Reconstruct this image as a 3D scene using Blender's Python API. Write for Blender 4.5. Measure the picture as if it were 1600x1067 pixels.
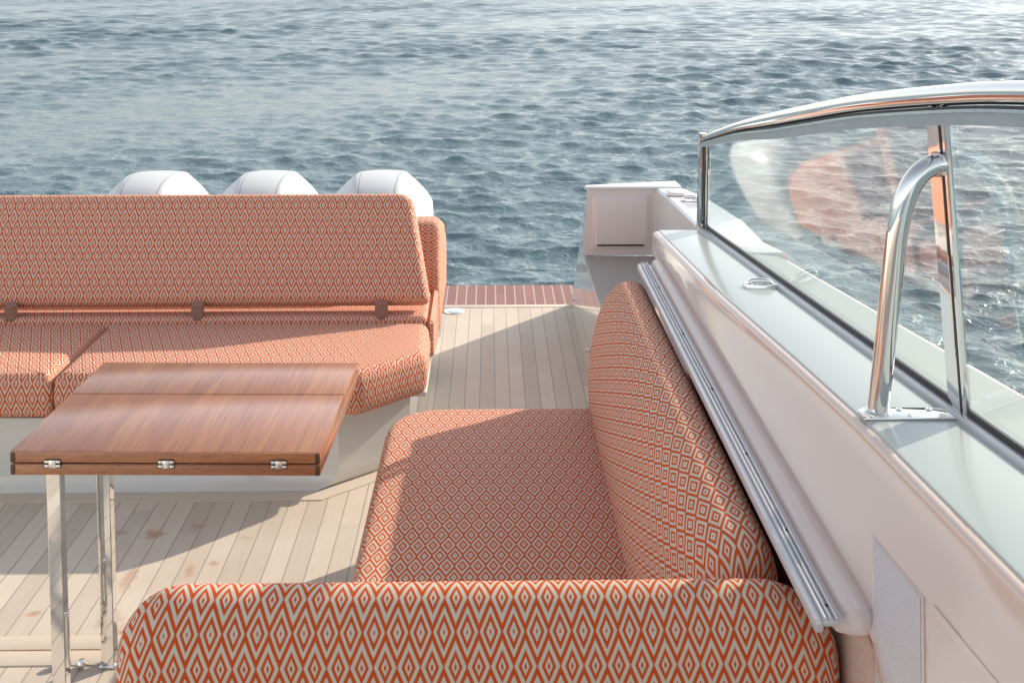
import bpy, bmesh, math, random
import numpy as np
from mathutils import Vector, Matrix
R = math.radians
S = bpy.context.scene
for o in list(bpy.data.objects): bpy.data.objects.remove(o, do_unlink=True)

# ------------------------------------------------------------------ camera, sky, sun, exposure
FPX, PX, PY, H = 1850.0, 800.0, 87.0, 2.0
pit = math.atan((PY + 50) / FPX); ya = 0.018865
cp, sp = math.cos(pit), math.sin(pit)
fw = Vector((math.sin(ya)*cp, math.cos(ya)*cp, -sp)); rt = Vector((math.cos(ya), -math.sin(ya), 0)); up = rt.cross(fw)
cd = bpy.data.cameras.new('camera'); cam = bpy.data.objects.new('camera', cd); S.collection.objects.link(cam)
m = Matrix((rt, up, -fw)).transposed().to_4x4(); m.translation = (0, 0, H); cam.matrix_world = m
cd.sensor_fit = 'HORIZONTAL'; cd.sensor_width = 36; cd.lens = FPX/1600*36; cd.shift_y = -(533.5-PY)/1600
cd.clip_start = 0.05; cd.clip_end = 12000
S.camera = cam
cd.dof.use_dof = True; cd.dof.focus_distance = 2.5; cd.dof.aperture_fstop = 22

SUNV = Vector((1.5, 1.12, 0.92)).normalized()
W = bpy.data.worlds.new("World"); S.world = W; W.use_nodes = True
wn = W.node_tree; bg = wn.nodes['Background']
sky = wn.nodes.new('ShaderNodeTexSky'); sky.sky_type = 'NISHITA'; sky.sun_disc = False
sky.sun_elevation = math.asin(SUNV.z); sky.sun_rotation = math.atan2(SUNV.x, SUNV.y)
sky.air_density = 1.0; sky.dust_density = 1.0; sky.ozone_density = 1.2; sky.altitude = 0
hs = wn.nodes.new('ShaderNodeHueSaturation'); hs.inputs['Saturation'].default_value = .38; wn.links.new(sky.outputs[0], hs.inputs['Color']); wn.links.new(hs.outputs[0], bg.inputs[0]); bg.inputs[1].default_value = 0.15
sl = bpy.data.lights.new('sun', 'SUN'); sl.energy = 3.4; sl.angle = R(0.6); sl.color = (1.0, 0.86, 0.70)
so = bpy.data.objects.new('sun', sl); S.collection.objects.link(so)
so.rotation_euler = SUNV.to_track_quat('Z', 'Y').to_euler()
S.view_settings.view_transform = 'Standard'; S.view_settings.look = 'None'
S.view_settings.exposure = 0.66; S.view_settings.gamma = 1.0; S.view_settings.use_curve_mapping = False
S.cycles.max_bounces = 10; S.cycles.transparent_max_bounces = 12
S.cycles.caustics_reflective = False; S.cycles.caustics_refractive = False

# ------------------------------------------------------------------ node helpers
class NT:
    def __init__(s, name):
        s.m = bpy.data.materials.new(name); s.m.use_nodes = True; s.t = s.m.node_tree
        s.b = s.t.nodes['Principled BSDF']; s.out = s.t.nodes['Material Output']
    def n(s, typ, **k):
        x = s.t.nodes.new(typ)
        for a, v in k.items(): setattr(x, a, v)
        return x
    def l(s, a, b): s.t.links.new(a, b)
    def val(s, x, sock):
        if isinstance(x, (int, float)): sock.default_value = x
        elif isinstance(x, tuple): sock.default_value = x
        else: s.l(x, sock)
    def math(s, op, a, b=0.0, c=0.0):
        x = s.n('ShaderNodeMath', operation=op)
        for i, v in enumerate((a, b, c)): s.val(v, x.inputs[i])
        return x.outputs[0]
    def mix(s, f, a, b, blend='MIX'):
        x = s.n('ShaderNodeMix', data_type='RGBA', blend_type=blend)
        s.val(f, x.inputs[0]); s.val(a, x.inputs[6]); s.val(b, x.inputs[7]); return x.outputs[2]
    def noise(s, vec, scale, detail=4, rough=.5, dist=0.0, dim='3D'):
        x = s.n('ShaderNodeTexNoise', noise_dimensions=dim)
        if vec is not None: s.l(vec, x.inputs['Vector'])
        x.inputs['Scale'].default_value = scale; x.inputs['Detail'].default_value = detail
        x.inputs['Roughness'].default_value = rough; x.inputs['Distortion'].default_value = dist
        return x.outputs['Fac']
    def ramp(s, f, pts):
        x = s.n('ShaderNodeValToRGB'); s.l(f, x.inputs[0]); e = x.color_ramp.elements
        while len(e) > len(pts): e.remove(e[0])
        while len(e) < len(pts): e.new(1)
        for q, (p, c) in zip(e, pts): q.position = p; q.color = c if len(c) == 4 else (*c, 1)
        return x.outputs[0]
    def mapping(s, vec, scale=(1, 1, 1), rot=(0, 0, 0), loc=(0, 0, 0)):
        x = s.n('ShaderNodeMapping'); s.l(vec, x.inputs[0])
        x.inputs['Scale'].default_value = scale; x.inputs['Rotation'].default_value = rot; x.inputs['Location'].default_value = loc
        return x.outputs[0]
    def bump(s, h, strength=.3, dist=.01, prev=None):
        x = s.n('ShaderNodeBump'); s.l(h, x.inputs['Height']); x.inputs['Strength'].default_value = strength
        x.inputs['Distance'].default_value = dist
        if prev is not None: s.l(prev, x.inputs['Normal'])
        return x.outputs[0]
    def set(s, **k):
        for a, v in k.items(): s.val(v, s.b.inputs[a.replace('_', ' ')])
        return s.m
def obco(t): return t.n('ShaderNodeTexCoord').outputs['Object']

def mat_gelcoat(name, col, rough=.12, coat=.6, spec=.5):
    t = NT(name); c = obco(t)
    n1 = t.noise(c, 1.3, 3); n2 = t.noise(c, 14, 4)
    colr = t.mix(t.math('MULTIPLY', n1, .35), (*col, 1), (col[0]*.93, col[1]*.92, col[2]*.9, 1))
    r = t.math('MULTIPLY_ADD', n2, .10, rough-.04)
    nb = t.bump(t.noise(c, 2.2, 2), .05, .01)
    nb = t.bump(t.noise(c, 420, 2), .05, .0006, nb)
    t.set(Base_Color=colr, Roughness=r, Coat_Weight=coat, Coat_Roughness=.04, Normal=nb)
    t.b.inputs['Specular IOR Level'].default_value = spec
    return t.m
M = {}
M['gel'] = mat_gelcoat('white_gelcoat', (.70, .715, .69))
M['gelmatte'] = mat_gelcoat('satin_gelcoat', (.78, .70, .665), .4, .1)
M['gelbounce'] = mat_gelcoat('bounce_warmed_gelcoat', (.78, .59, .495), .05, .5)  # same gelcoat, warm bounce light of the shaded face put into its colour
M['gellit'] = mat_gelcoat('sunlit_gelcoat', (.55, .59, .565), .2, .3)  # same gelcoat again, cool sunlit tone put into the colour
M['deckmirror'] = mat_gelcoat('side_deck_reflection', (.36, .41, .40), .5, .0)  # colour imitates the pale reflection of the coaming top in the glass
M['rail'] = mat_gelcoat('track_paint', (.74, .60, .55), .35, .1)
M['cowl'] = mat_gelcoat('engine_paint', (.64, .67, .68), .42, .15)
t = NT('polished_steel'); c = obco(t)
t.set(Base_Color=(.86, .85, .83, 1), Metallic=1.0, Roughness=t.math('MULTIPLY_ADD', t.noise(c, 30, 3), .05, .015), Normal=t.bump(t.noise(c, 9, 2), .03, .01)); M['chrome'] = t.m
t = NT('brushed_aluminium'); c = obco(t)
t.set(Base_Color=(.66, .64, .65, 1), Metallic=.4, Roughness=t.math('MULTIPLY_ADD', t.noise(t.mapping(c, (40, 2, 40)), 5, 3), .2, .25)); M['alu'] = t.m
t = NT('black_rubber'); c = obco(t)
t.set(Base_Color=(.02, .02, .022, 1), Roughness=t.math('MULTIPLY_ADD', t.noise(c, 60, 2), .2, .35)); M['rubber'] = t.m
t = NT('dark_gap'); c = obco(t)
t.set(Base_Color=(.05, .035, .03, 1), Roughness=t.math('MULTIPLY_ADD', t.noise(c, 60, 2), .2, .6)); M['gap'] = t.m

# woven diamond fabric, UV in metres
def mat_fabric(name='diamond_weave'):
    t = NT(name); uv = t.n('ShaderNodeUVMap').outputs[0]
    c = obco(t)
    sx = t.n('ShaderNodeSeparateXYZ'); t.l(uv, sx.inputs[0]); u, v = sx.outputs[0], sx.outputs[1]
    p, q = .0405, .1122
    cu, cv = p/13, q/36
    row = t.math('FLOOR', t.math('DIVIDE', v, cv)); ce = p/29
    uo = t.math('MULTIPLY_ADD', t.math('FLOORED_MODULO', row, 2.0), cu/2, u)
    uq = t.math('MULTIPLY', t.math('ADD', t.math('FLOOR', t.math('DIVIDE', u, ce)), .5), ce)
    vq = t.math('MULTIPLY', t.math('ADD', row, .5), cv)
    def dd(ou, ov):
        a = t.math('ABSOLUTE', t.math('SUBTRACT', t.math('FRACT', t.math('ADD', t.math('DIVIDE', uq, p), 100.5+ou)), .5))
        b = t.math('ABSOLUTE', t.math('SUBTRACT', t.math('FRACT', t.math('ADD', t.math('DIVIDE', vq, q), 100.5+ov)), .5))
        # scaled so that half a period across = 1
        return t.math('ADD', t.math('MULTIPLY', a, 2.0), t.math('MULTIPLY', b, 2.0*(q/p)/2.23))
    d = t.math('MINIMUM', dd(0, 0), dd(.5, .5))
    w = t.math('ADD', t.math('MULTIPLY', t.math('GREATER_THAN', d, .11), t.math('LESS_THAN', d, .37)),
               t.math('MULTIPLY', t.math('GREATER_THAN', d, .63), t.math('LESS_THAN', d, .945)))
    fu = t.math('ABSOLUTE', t.math('SUBTRACT', t.math('FRACT', t.math('DIVIDE', uo, cu)), .5))
    fv = t.math('ABSOLUTE', t.math('SUBTRACT', t.math('FRACT', t.math('DIVIDE', v, cv)), .5))
    ln = t.noise(c, 3.0, 3); fn = t.noise(uv, 420, 2)
    red = t.mix(ln, (.66, .085, .011, 1), (.74, .125, .020, 1))
    wht = t.mix(fn, (.61, .53, .42, 1), (.77, .69, .565, 1))
    col = t.mix(w, red, wht)
    # thread shadows: horizontal ribs in the red, round stitches in the white
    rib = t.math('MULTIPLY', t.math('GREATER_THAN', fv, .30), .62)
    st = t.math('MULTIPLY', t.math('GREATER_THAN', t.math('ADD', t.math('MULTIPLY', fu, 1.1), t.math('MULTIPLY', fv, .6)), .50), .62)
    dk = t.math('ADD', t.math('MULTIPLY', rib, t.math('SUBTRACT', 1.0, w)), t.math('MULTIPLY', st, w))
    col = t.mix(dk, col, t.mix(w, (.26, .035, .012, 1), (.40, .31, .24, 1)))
    hgt = t.math('SUBTRACT', t.math('MULTIPLY', w, .3), t.math('ADD', t.math('MULTIPLY', fu, fu), t.math('MULTIPLY', fv, fv)))
    nb = t.bump(t.noise(c, 5.5, 2), .25, .02)
    nb = t.bump(hgt, .35, .0011, nb)
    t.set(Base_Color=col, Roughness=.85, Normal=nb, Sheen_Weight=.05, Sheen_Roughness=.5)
    t.b.inputs['Sheen Tint'].default_value = (1, .8, .65, 1)
    t.b.inputs['Specular IOR Level'].default_value = .15
    return t.m
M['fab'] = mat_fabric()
t = NT('plain_liner'); c = obco(t)
t.set(Base_Color=t.mix(t.noise(c, 260, 3), (.62, .36, .26, 1), (.70, .46, .36, 1)), Roughness=.9, Normal=t.bump(t.noise(c, 300, 2), .3, .002)); M['liner'] = t.m

def mat_teak(name, x0, pitch, base, base2, seam, seamw=.0052, stains=False, rough=.62, axis=0, coat=0.0):
    t = NT(name); c = obco(t); s = t.n('ShaderNodeSeparateXYZ'); t.l(c, s.inputs[0]); X, Yv = s.outputs[axis], s.outputs[1-axis]
    k = t.math('DIVIDE', t.math('SUBTRACT', X, x0), pitch)
    idx = t.math('FLOOR', k); fr = t.math('FRACT', k)
    if not seam: sm = None
    else:
        dist = t.math('MULTIPLY', t.math('SUBTRACT', .5, t.math('ABSOLUTE', t.math('SUBTRACT', fr, .5))), pitch)
        sm = t.math('LESS_THAN', dist, seamw/2)
    wnz = t.n('ShaderNodeTexWhiteNoise', noise_dimensions='2D'); cb = t.n('ShaderNodeCombineXYZ')
    t.l(idx, cb.inputs[0]); bl = t.math('FLOOR', t.math('ADD', t.math('DIVIDE', Yv, 1.7), t.math('MULTIPLY', idx, .37)))
    t.l(bl, cb.inputs[1]); t.l(cb.outputs[0], wnz.inputs[0]); rnd = wnz.outputs[0]
    off = t.n('ShaderNodeCombineXYZ'); t.l(t.math('MULTIPLY', rnd, 9.0), off.inputs[2])
    va = t.n('ShaderNodeVectorMath', operation='ADD'); t.l(c, va.inputs[0]); t.l(off.outputs[0], va.inputs[1])
    sc = (60, 2.2, 30) if axis == 0 else (2.2, 60, 30)
    g = t.noise(t.mapping(va.outputs[0], sc), 1.6, 6, .62, .6)
    g2 = t.noise(t.mapping(va.outputs[0], (sc[0]*3, sc[1]*2, 60)), 2.0, 3, .6)
    f = t.math('ADD', t.math('MULTIPLY', g, .5), t.math('MULTIPLY', rnd, .6))
    col = t.mix(f, (*base, 1), (*base2, 1))
    col = t.mix(t.math('MULTIPLY', t.math('GREATER_THAN', g2, .60), .12), col, (base[0]*.5, base[1]*.42, base[2]*.35, 1))
    if stains:
        pn = t.noise(c, 2.3, 3, .55); pf = t.ramp(pn, [(.42, (0, 0, 0)), (.75, (1, 1, 1))])
        col = t.mix(t.math('MULTIPLY', pf, .28), col, (.46, .33, .235, 1))
        for (sx_, sy_, rx_, ry_, a_, k_) in stains:
            mp = t.mapping(c, (1/rx_, 1/ry_, 0), (0, 0, 0), (-sx_/rx_, -sy_/ry_, 0))
            nz = t.n('ShaderNodeTexNoise'); t.l(c, nz.inputs[0]); nz.inputs['Scale'].default_value = 30; nz.inputs['Detail'].default_value = 3
            ln = t.n('ShaderNodeVectorMath', operation='LENGTH'); t.l(mp, ln.inputs[0])
            dd = t.math('ADD', ln.outputs['Value'], t.math('MULTIPLY_ADD', nz.outputs['Fac'], 1.6, -.8))
            mk = t.ramp(dd, [(.25, (1, 1, 1)), (1.15, (0, 0, 0))])
            col = t.mix(t.math('MULTIPLY', mk, k_), col, (.42, .16, .05, 1))
    if sm is not None: col = t.mix(sm, col, (*seam, 1))
    nb = t.bump(t.math('SUBTRACT', g2, t.math('MULTIPLY', sm, 1.5)) if sm is not None else g2, .25, .0012)
    t.set(Base_Color=col, Roughness=t.math('MULTIPLY_ADD', g, .2, rough-.1), Normal=nb, Coat_Weight=coat, Coat_Roughness=.08)
    return t.m
stains = [(-1.19, 4.08, .05, .05, 0, .6), (-1.05, 4.14, .035, .03, 0, .45), (-1.19, 3.78, .03, .10, 0, .42), (-1.0, 3.82, .02, .05, 0, .45), (-.93, 3.87, .02, .025, 0, .5),
          (-.99, 3.66, .035, .05, 0, .5), (-.93, 3.56, .03, .06, 0, .55), (-1.17, 3.52, .05, .06, 0, .5), (-1.10, 3.46, .05, .05, 0, .55), (-1.42, 3.57, .03, .02, 0, .5),
          (-1.08, 3.16, .035, .025, 0, .8), (-1.26, 3.17, .04, .03, 0, .45), (-1.32, 4.10, .04, .03, 0, .4), (-.86, 4.05, .03, .02, 0, .3)]
M['deck'] = mat_teak('scrubbed_teak', .304, .0705, (.52, .465, .39), (.73, .66, .56), (.36, .32, .28), .0042, stains)
M['margin'] = mat_teak('teak_margin', 0, 40.0, (.60, .525, .43), (.70, .625, .52), None, axis=1)
M['step'] = mat_teak('grey_teak', .51, .30, (.36, .32, .29), (.46, .41, .37), (.3, .27, .25), .003)
M['plat'] = mat_teak('wet_red_teak', .04, .0705, (.22, .072, .045), (.32, .12, .075), (.50, .42, .38), .008, rough=.4)
# varnished table wood: grain runs fore and aft
def mat_table(name, ax, dark=1.0, coat=.9):
    t = NT(name); c = obco(t)
    sc = (7, .9, 3) if ax == 0 else (.9, 7, 14)
    w1 = t.noise(t.mapping(c, sc, (0, 0, R(-4))), 1.7, 6, .62, 1.0)
    w2 = t.noise(t.mapping(c, (sc[0]*22, sc[1]*3.0, sc[2]*16)), 1.5, 4, .65, .4)
    col = t.ramp(w1, [(.28, (.26*dark, .097*dark, .042*dark)), (.48, (.32*dark, .123*dark, .051*dark)), (.64, (.385*dark, .165*dark, .062*dark)), (.80, (.28*dark, .104*dark, .045*dark))])
    col = t.mix(t.math('MULTIPLY', t.ramp(w2, [(.48, (0, 0, 0)), (.66, (1, 1, 1))]), .5), col, (.10*dark, .03*dark, .014*dark, 1))
    nb = t.bump(w2, .04, .001)
    t.set(Base_Color=col, Roughness=.36, Coat_Weight=coat, Coat_Roughness=.20, Normal=nb)
    t.b.inputs['Specular IOR Level'].default_value = .6
    return t.m
M['tabletop'] = mat_table('varnished_walnut', 0, 1.15)
M['tableedge'] = mat_table('varnished_walnut_edge', 1, 1.35, .5)
M['endgrain'] = mat_table('end_grain', 0, .28, .3)
t = NT('shaded_webbing'); c = obco(t)
t.set(Base_Color=t.mix(t.noise(c, 160, 3), (.20, .085, .06, 1), (.42, .24, .18, 1)), Roughness=.85, Normal=t.bump(t.noise(c, 220, 2), .4, .002)); M['strap'] = t.m  # webbing coloured darker to carry the shade under the backrest
# window glass: thin sheet, both faces reflect
t = NT('window_glass'); t.t.nodes.remove(t.b)
tr = t.n('ShaderNodeBsdfTransparent'); tr.inputs[0].default_value = (.93, .975, .955, 1)
gl = t.n('ShaderNodeBsdfGlossy'); gl.inputs['Color'].default_value = (1, 1, 1, 1); gl.inputs['Roughness'].default_value = 0.035
ge = t.n('ShaderNodeNewGeometry'); dp = t.n('ShaderNodeVectorMath', operation='DOT_PRODUCT'); t.l(ge.outputs['True Normal'], dp.inputs[0]); t.l(ge.outputs['Incoming'], dp.inputs[1])
cc = t.math('ABSOLUTE', dp.outputs['Value']); F = t.math('MULTIPLY_ADD', t.math('POWER', t.math('SUBTRACT', 1.0, cc), 5.0), .957, .043)
f = t.math('DIVIDE', t.math('MULTIPLY', F, 2.0), t.math('ADD', F, 1.0))
mx = t.n('ShaderNodeMixShader'); t.l(f, mx.inputs[0]); t.l(tr.outputs[0], mx.inputs[1]); t.l(gl.outputs[0], mx.inputs[2]); t.l(mx.outputs[0], t.out.inputs[0])
M['glass'] = t.m
t = NT('frosted_strip'); c = obco(t)
t.set(Base_Color=t.mix(t.noise(t.mapping(c, (1, 3, 14)), 3, 3, .6, 1), (.33, .38, .40, 1), (.50, .54, .56, 1)), Roughness=.25, Metallic=.3); M['strip'] = t.m
t = NT('speaker_mesh'); c = obco(t)
vo = t.n('ShaderNodeTexVoronoi'); t.l(c, vo.inputs[0]); vo.inputs['Scale'].default_value = 520
t.set(Base_Color=t.mix(t.math('LESS_THAN', vo.outputs['Distance'], .35), (.66, .57, .54, 1), (.52, .45, .43, 1)), Roughness=.6); M['mesh'] = t.m
# sea
t = NT('sea_water'); c = obco(t)
nz1 = t.noise(t.mapping(c, (1, 1.3, 1)), 5.5, 4, .6, .8); nz2 = t.noise(c, 26, 3, .6, .4)
nb = t.bump(nz1, .8, .06); nb = t.bump(nz2, .45, .012, nb)
pat = t.noise(c, .12, 2)
geo = t.n('ShaderNodeNewGeometry'); px = t.n('ShaderNodeSeparateXYZ'); t.l(geo.outputs['Position'], px.inputs[0])
fo = t.math('MULTIPLY', t.ramp(t.noise(c, 2.6, 6, .75, 1.2), [(.62, (0, 0, 0)), (.72, (1, 1, 1))]),
            t.ramp(t.noise(c, .33, 2), [(.52, (0, 0, 0)), (.68, (1, 1, 1))]))
wake = t.math('MULTIPLY', fo, t.ramp(t.math('DIVIDE', px.outputs[1], 40.0), [(.25, (.75, .75, .75)), (.7, (0, 0, 0))]))
col = t.mix(pat, (.125, .195, .220, 1), (.150, .228, .250, 1))
col = t.mix(wake, col, (.5, .58, .6, 1))
rd = t.ramp(t.math('DIVIDE', px.outputs[1], 120.0), [(.06, (.06, .06, .06)), (.9, (.20, .20, .20))])
t.set(Base_Color=col, Roughness=t.math('MULTIPLY_ADD', wake, .4, rd), IOR=1.34, Normal=nb)
M['sea'] = t.m

# ------------------------------------------------------------------ mesh helpers
def link(name, me, mat, parent=None, smooth=True, loc=None):
    o = bpy.data.objects.new(name, me); S.collection.objects.link(o)
    if mat is not None: me.materials.append(M[mat] if isinstance(mat, str) else mat)
    if parent: o.parent = parent
    if loc: o.location = loc
    me.polygons.foreach_set('use_smooth', [smooth]*len(me.polygons))
    return o
def auto(o, deg=35):
    me = o.data
    bm = bmesh.new(); bm.from_mesh(me)
    for e in bm.edges:
        e.smooth = not (len(e.link_faces) == 2 and e.calc_face_angle(0) > R(deg))
    bm.to_mesh(me); bm.free(); return o
def tag(o, label, cat, group=None):
    o['label'] = label; o['category'] = cat
    if group: o['group'] = group
    return o
def struct(o): o['kind'] = 'structure'; return o
def empty(name, loc=(0, 0, 0), rz=0):
    o = bpy.data.objects.new(name, None); S.collection.objects.link(o); o.location = loc; o.rotation_euler = (0, 0, rz)
    o.empty_display_size = .1; return o
class MB:
    def __init__(s): s.v = []; s.f = []; s.uv = {}
    def add(s, vs, fs, uvs=None):
        b = len(s.v); s.v += [tuple(x) for x in vs]
        for i, f in enumerate(fs):
            s.f.append([b+j for j in f])
            if uvs: s.uv[len(s.f)-1] = uvs[i]
    def box(s, c, d, r=0.0, rot=None, seg=2):
        bm = bmesh.new(); bmesh.ops.create_cube(bm, size=1)
        for v in bm.verts: v.co = Vector((v.co.x*d[0], v.co.y*d[1], v.co.z*d[2]))
        if r > 0: bmesh.ops.bevel(bm, geom=list(bm.edges), offset=min(r, min(d)*.49), segments=seg, profile=.5, affect='EDGES')
        Mx = Matrix.Translation(c) @ (rot.to_4x4() if rot is not None else Matrix.Identity(4))
        bm.verts.index_update()
        s.add([Mx @ v.co for v in bm.verts], [[v.index for v in f.verts] for f in bm.faces]); bm.free(); return s
    def prism(s, poly, z0, z1, fr=None, bev=0.0):
        # poly in (a,b); fr = (origin, e1, e2, en)
        bm = bmesh.new(); n = len(poly)
        lo = [bm.verts.new((p[0], p[1], z0)) for p in poly]; hi = [bm.verts.new((p[0], p[1], z1)) for p in poly]
        bm.faces.new(lo[::-1]); bm.faces.new(hi)
        for i in range(n): bm.faces.new((lo[i], lo[(i+1) % n], hi[(i+1) % n], hi[i]))
        bmesh.ops.recalc_face_normals(bm, faces=bm.faces)
        if bev: bmesh.ops.bevel(bm, geom=list(bm.edges), offset=bev, segments=2, profile=.5, affect='EDGES')
        bm.verts.index_update()
        def T(c):
            if fr is None: return c.copy()
            return fr[0]+fr[1]*c.x+fr[2]*c.y+fr[3]*c.z
        s.add([T(v.co) for v in bm.verts], [[v.index for v in f.verts] for f in bm.faces]); bm.free(); return s
    def tube(s, pts, r, seg=20, caps=True, ry=None):
        pts = [Vector(p) for p in pts]; n = len(pts); rings = []
        nrm = None
        for i, p in enumerate(pts):
            tg = (pts[min(i+1, n-1)]-pts[max(i-1, 0)]).normalized()
            if nrm is None:
                a = Vector((0, 0, 1)) if abs(tg.z) < .9 else Vector((1, 0, 0)); nrm = (a-tg*a.dot(tg)).normalized()
            else: nrm = (nrm-tg*nrm.dot(tg)).normalized()
            bn = tg.cross(nrm); rr = r[i] if isinstance(r, (list, tuple)) else r; r2 = ry if ry else rr
            rings.append([p+nrm*math.cos(2*math.pi*k/seg)*r2+bn*math.sin(2*math.pi*k/seg)*rr for k in range(seg)])
        s.loft(rings, caps=caps); return s
    def loft(s, rings, closed=True, caps=True):
        n = len(rings[0]); vs = [v for q in rings for v in q]; fs = []
        for i in range(len(rings)-1):
            for k in range(n if closed else n-1):
                a = i*n+k; b = i*n+(k+1) % n; fs.append([a, b, b+n, a+n])
        if caps: fs.append(list(range(n))[::-1]); fs.append([(len(rings)-1)*n+k for k in range(n)])
        s.add(vs, fs); return s
    def build(s, name, mat, parent=None, smooth=True, deg=35, fix=True):
        me = bpy.data.meshes.new(name); me.from_pydata(s.v, [], s.f); 
        if s.uv:
            uvl = me.uv_layers.new(name='UVMap'); k = 0; arr = []
            for i, f in enumerate(s.f):
                u = s.uv.get(i) or [(0, 0)]*len(f)
                arr += [c for p in u for c in p]
            uvl.data.foreach_set('uv', arr)
        me.update()
        if fix:
            bm = bmesh.new(); bm.from_mesh(me); bmesh.ops.recalc_face_normals(bm, faces=bm.faces); bm.to_mesh(me); bm.free()
        o = link(name, me, mat, parent, smooth)
        if smooth: auto(o, deg)
        return o
def lathe(prof, seg=32, c=(0, 0, 0)):
    mb = MB(); rings = [[Vector((c[0]+r*math.cos(2*math.pi*k/seg), c[1]+r*math.sin(2*math.pi*k/seg), c[2]+z)) for k in range(seg)] for r, z in prof]
    mb.loft(rings); return mb

def fillet(poly, rad, seg=7):
    out = []; n = len(poly)
    for i in range(n):
        p = Vector(poly[i]); a = Vector(poly[i-1]); b = Vector(poly[(i+1) % n]); r = rad[i] if isinstance(rad, (list, tuple)) else rad
        if r <= 0: out.append(p); continue
        u = (a-p).normalized(); v = (b-p).normalized(); ang = u.angle(v); d = min(r/math.tan(ang/2), (a-p).length*.49, (b-p).length*.49)
        p0 = p+u*d; p1 = p+v*d
        for k in range(seg+1):
            tt = k/seg; out.append(p0*(1-tt)**2+p*2*tt*(1-tt)+p1*tt**2)
    # resample long edges
    res = []
    for i in range(len(out)):
        a = out[i]; b = out[(i+1) % len(out)]; L = (b-a).length
        if L < 1e-5: continue
        k = max(1, int(L/.05))
        for j in range(k): res.append(a+(b-a)*j/k)
    return res
def cushion(name, poly, rad, depth, r, crown, fr, mat, parent, uvshift=(0, 0), swap=False, side_off=0.0, sag=0.0):
    """sewn box cushion: outline poly, thickness depth along en; UV in metres, separate panels for face and border"""
    P = fillet(poly, rad); n = len(P); area = sum(P[i].x*P[(i+1) % n].y-P[(i+1) % n].x*P[i].y for i in range(n))
    if area < 0: P = P[::-1]
    arc = [0.0]
    for i in range(n): arc.append(arc[-1]+(P[(i+1) % n]-P[i]).length)
    nv = []
    for i in range(n):
        tg = (P[(i+1) % n]-P[i-1]).normalized(); nv.append(Vector((tg.y, -tg.x)))
    cen = sum(P, Vector((0, 0)))/n
    layers = []  # (list of 2d pts, h, vcoord, kind)
    K = 6
    for k in range(K+1):
        a = math.pi/2*k/K; layers.append(([P[i]-nv[i]*r*(1-math.sin(a)) for i in range(n)], r-r*math.cos(a), r*a))
    hs = max(2, int((depth-2*r)/.04))
    bul = .006
    for k in range(1, hs):
        tt = k/hs; h = r+(depth-2*r)*tt; layers.append(([P[i]+nv[i]*bul*math.sin(math.pi*tt) for i in range(n)], h, r*math.pi/2+(depth-2*r)*tt))
    for k in range(K+1):
        a = math.pi/2*k/K; layers.append(([P[i]-nv[i]*r*(1-math.cos(a)) for i in range(n)], depth-r+r*math.sin(a), r*math.pi/2+(depth-2*r)+r*a))
    nside = len(layers); top_ring = layers[-1][0]; V = []
    rings2 = []
    for (pts, h, vc) in layers: rings2.append([(p.x, p.y, h) for p in pts])
    ntop = 12
    for k in range(1, ntop):
        tt = k/ntop; h = depth+crown*(1-(1-tt)**3)
        rings2.append([(p.x+(cen.x-p.x)*tt, p.y+(cen.y-p.y)*tt, h) for p in top_ring])
    mb = MB(); vs = [fr[0]+fr[1]*a+fr[2]*b+fr[3]*c for rg in rings2 for (a, b, c) in rg]
    fs = []; uvs = []
    seam = nside-1-3
    def puv(k, i):
        a, b, _ = rings2[k][i % n]; return ((b+uvshift[0], a+uvshift[1]) if swap else (a+uvshift[0], b+uvshift[1]))
    for k in range(len(rings2)-1):
        for i in range(n):
            j = (i+1) % n; fs.append([k*n+i, k*n+j, (k+1)*n+j, (k+1)*n+i])
            if k >= seam: uvs.append([puv(k, i), puv(k, j), puv(k+1, j), puv(k+1, i)])
            else:
                va, vb = layers[k][2], layers[k+1][2]
                uvs.append([(arc[i]+side_off, va), (arc[i+1]+side_off, va), (arc[i+1]+side_off, vb), (arc[i]+side_off, vb)])
    cidx = len(vs); vs.append(fr[0]+fr[1]*cen.x+fr[2]*cen.y+fr[3]*(depth+crown)); k = len(rings2)-1
    for i in range(n):
        j = (i+1) % n; fs.append([k*n+i, k*n+j, cidx]); c0 = (cen.y+uvshift[0], cen.x+uvshift[1]) if swap else (cen.x+uvshift[0], cen.y+uvshift[1])
        uvs.append([puv(k, i), puv(k, j), c0])
    fs.append(list(range(n))[::-1]); uvs.append([(p.x, p.y) for p in P][::-1])
    mb.add(vs, fs, uvs)
    o = mb.build(name, mat, parent, True, 50)
    # sewn seam: thin welt following the edge between face and border
    sr = [fr[0]+fr[1]*a+fr[2]*b+fr[3]*c for (a, b, c) in rings2[seam]]
    return o, sr
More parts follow.
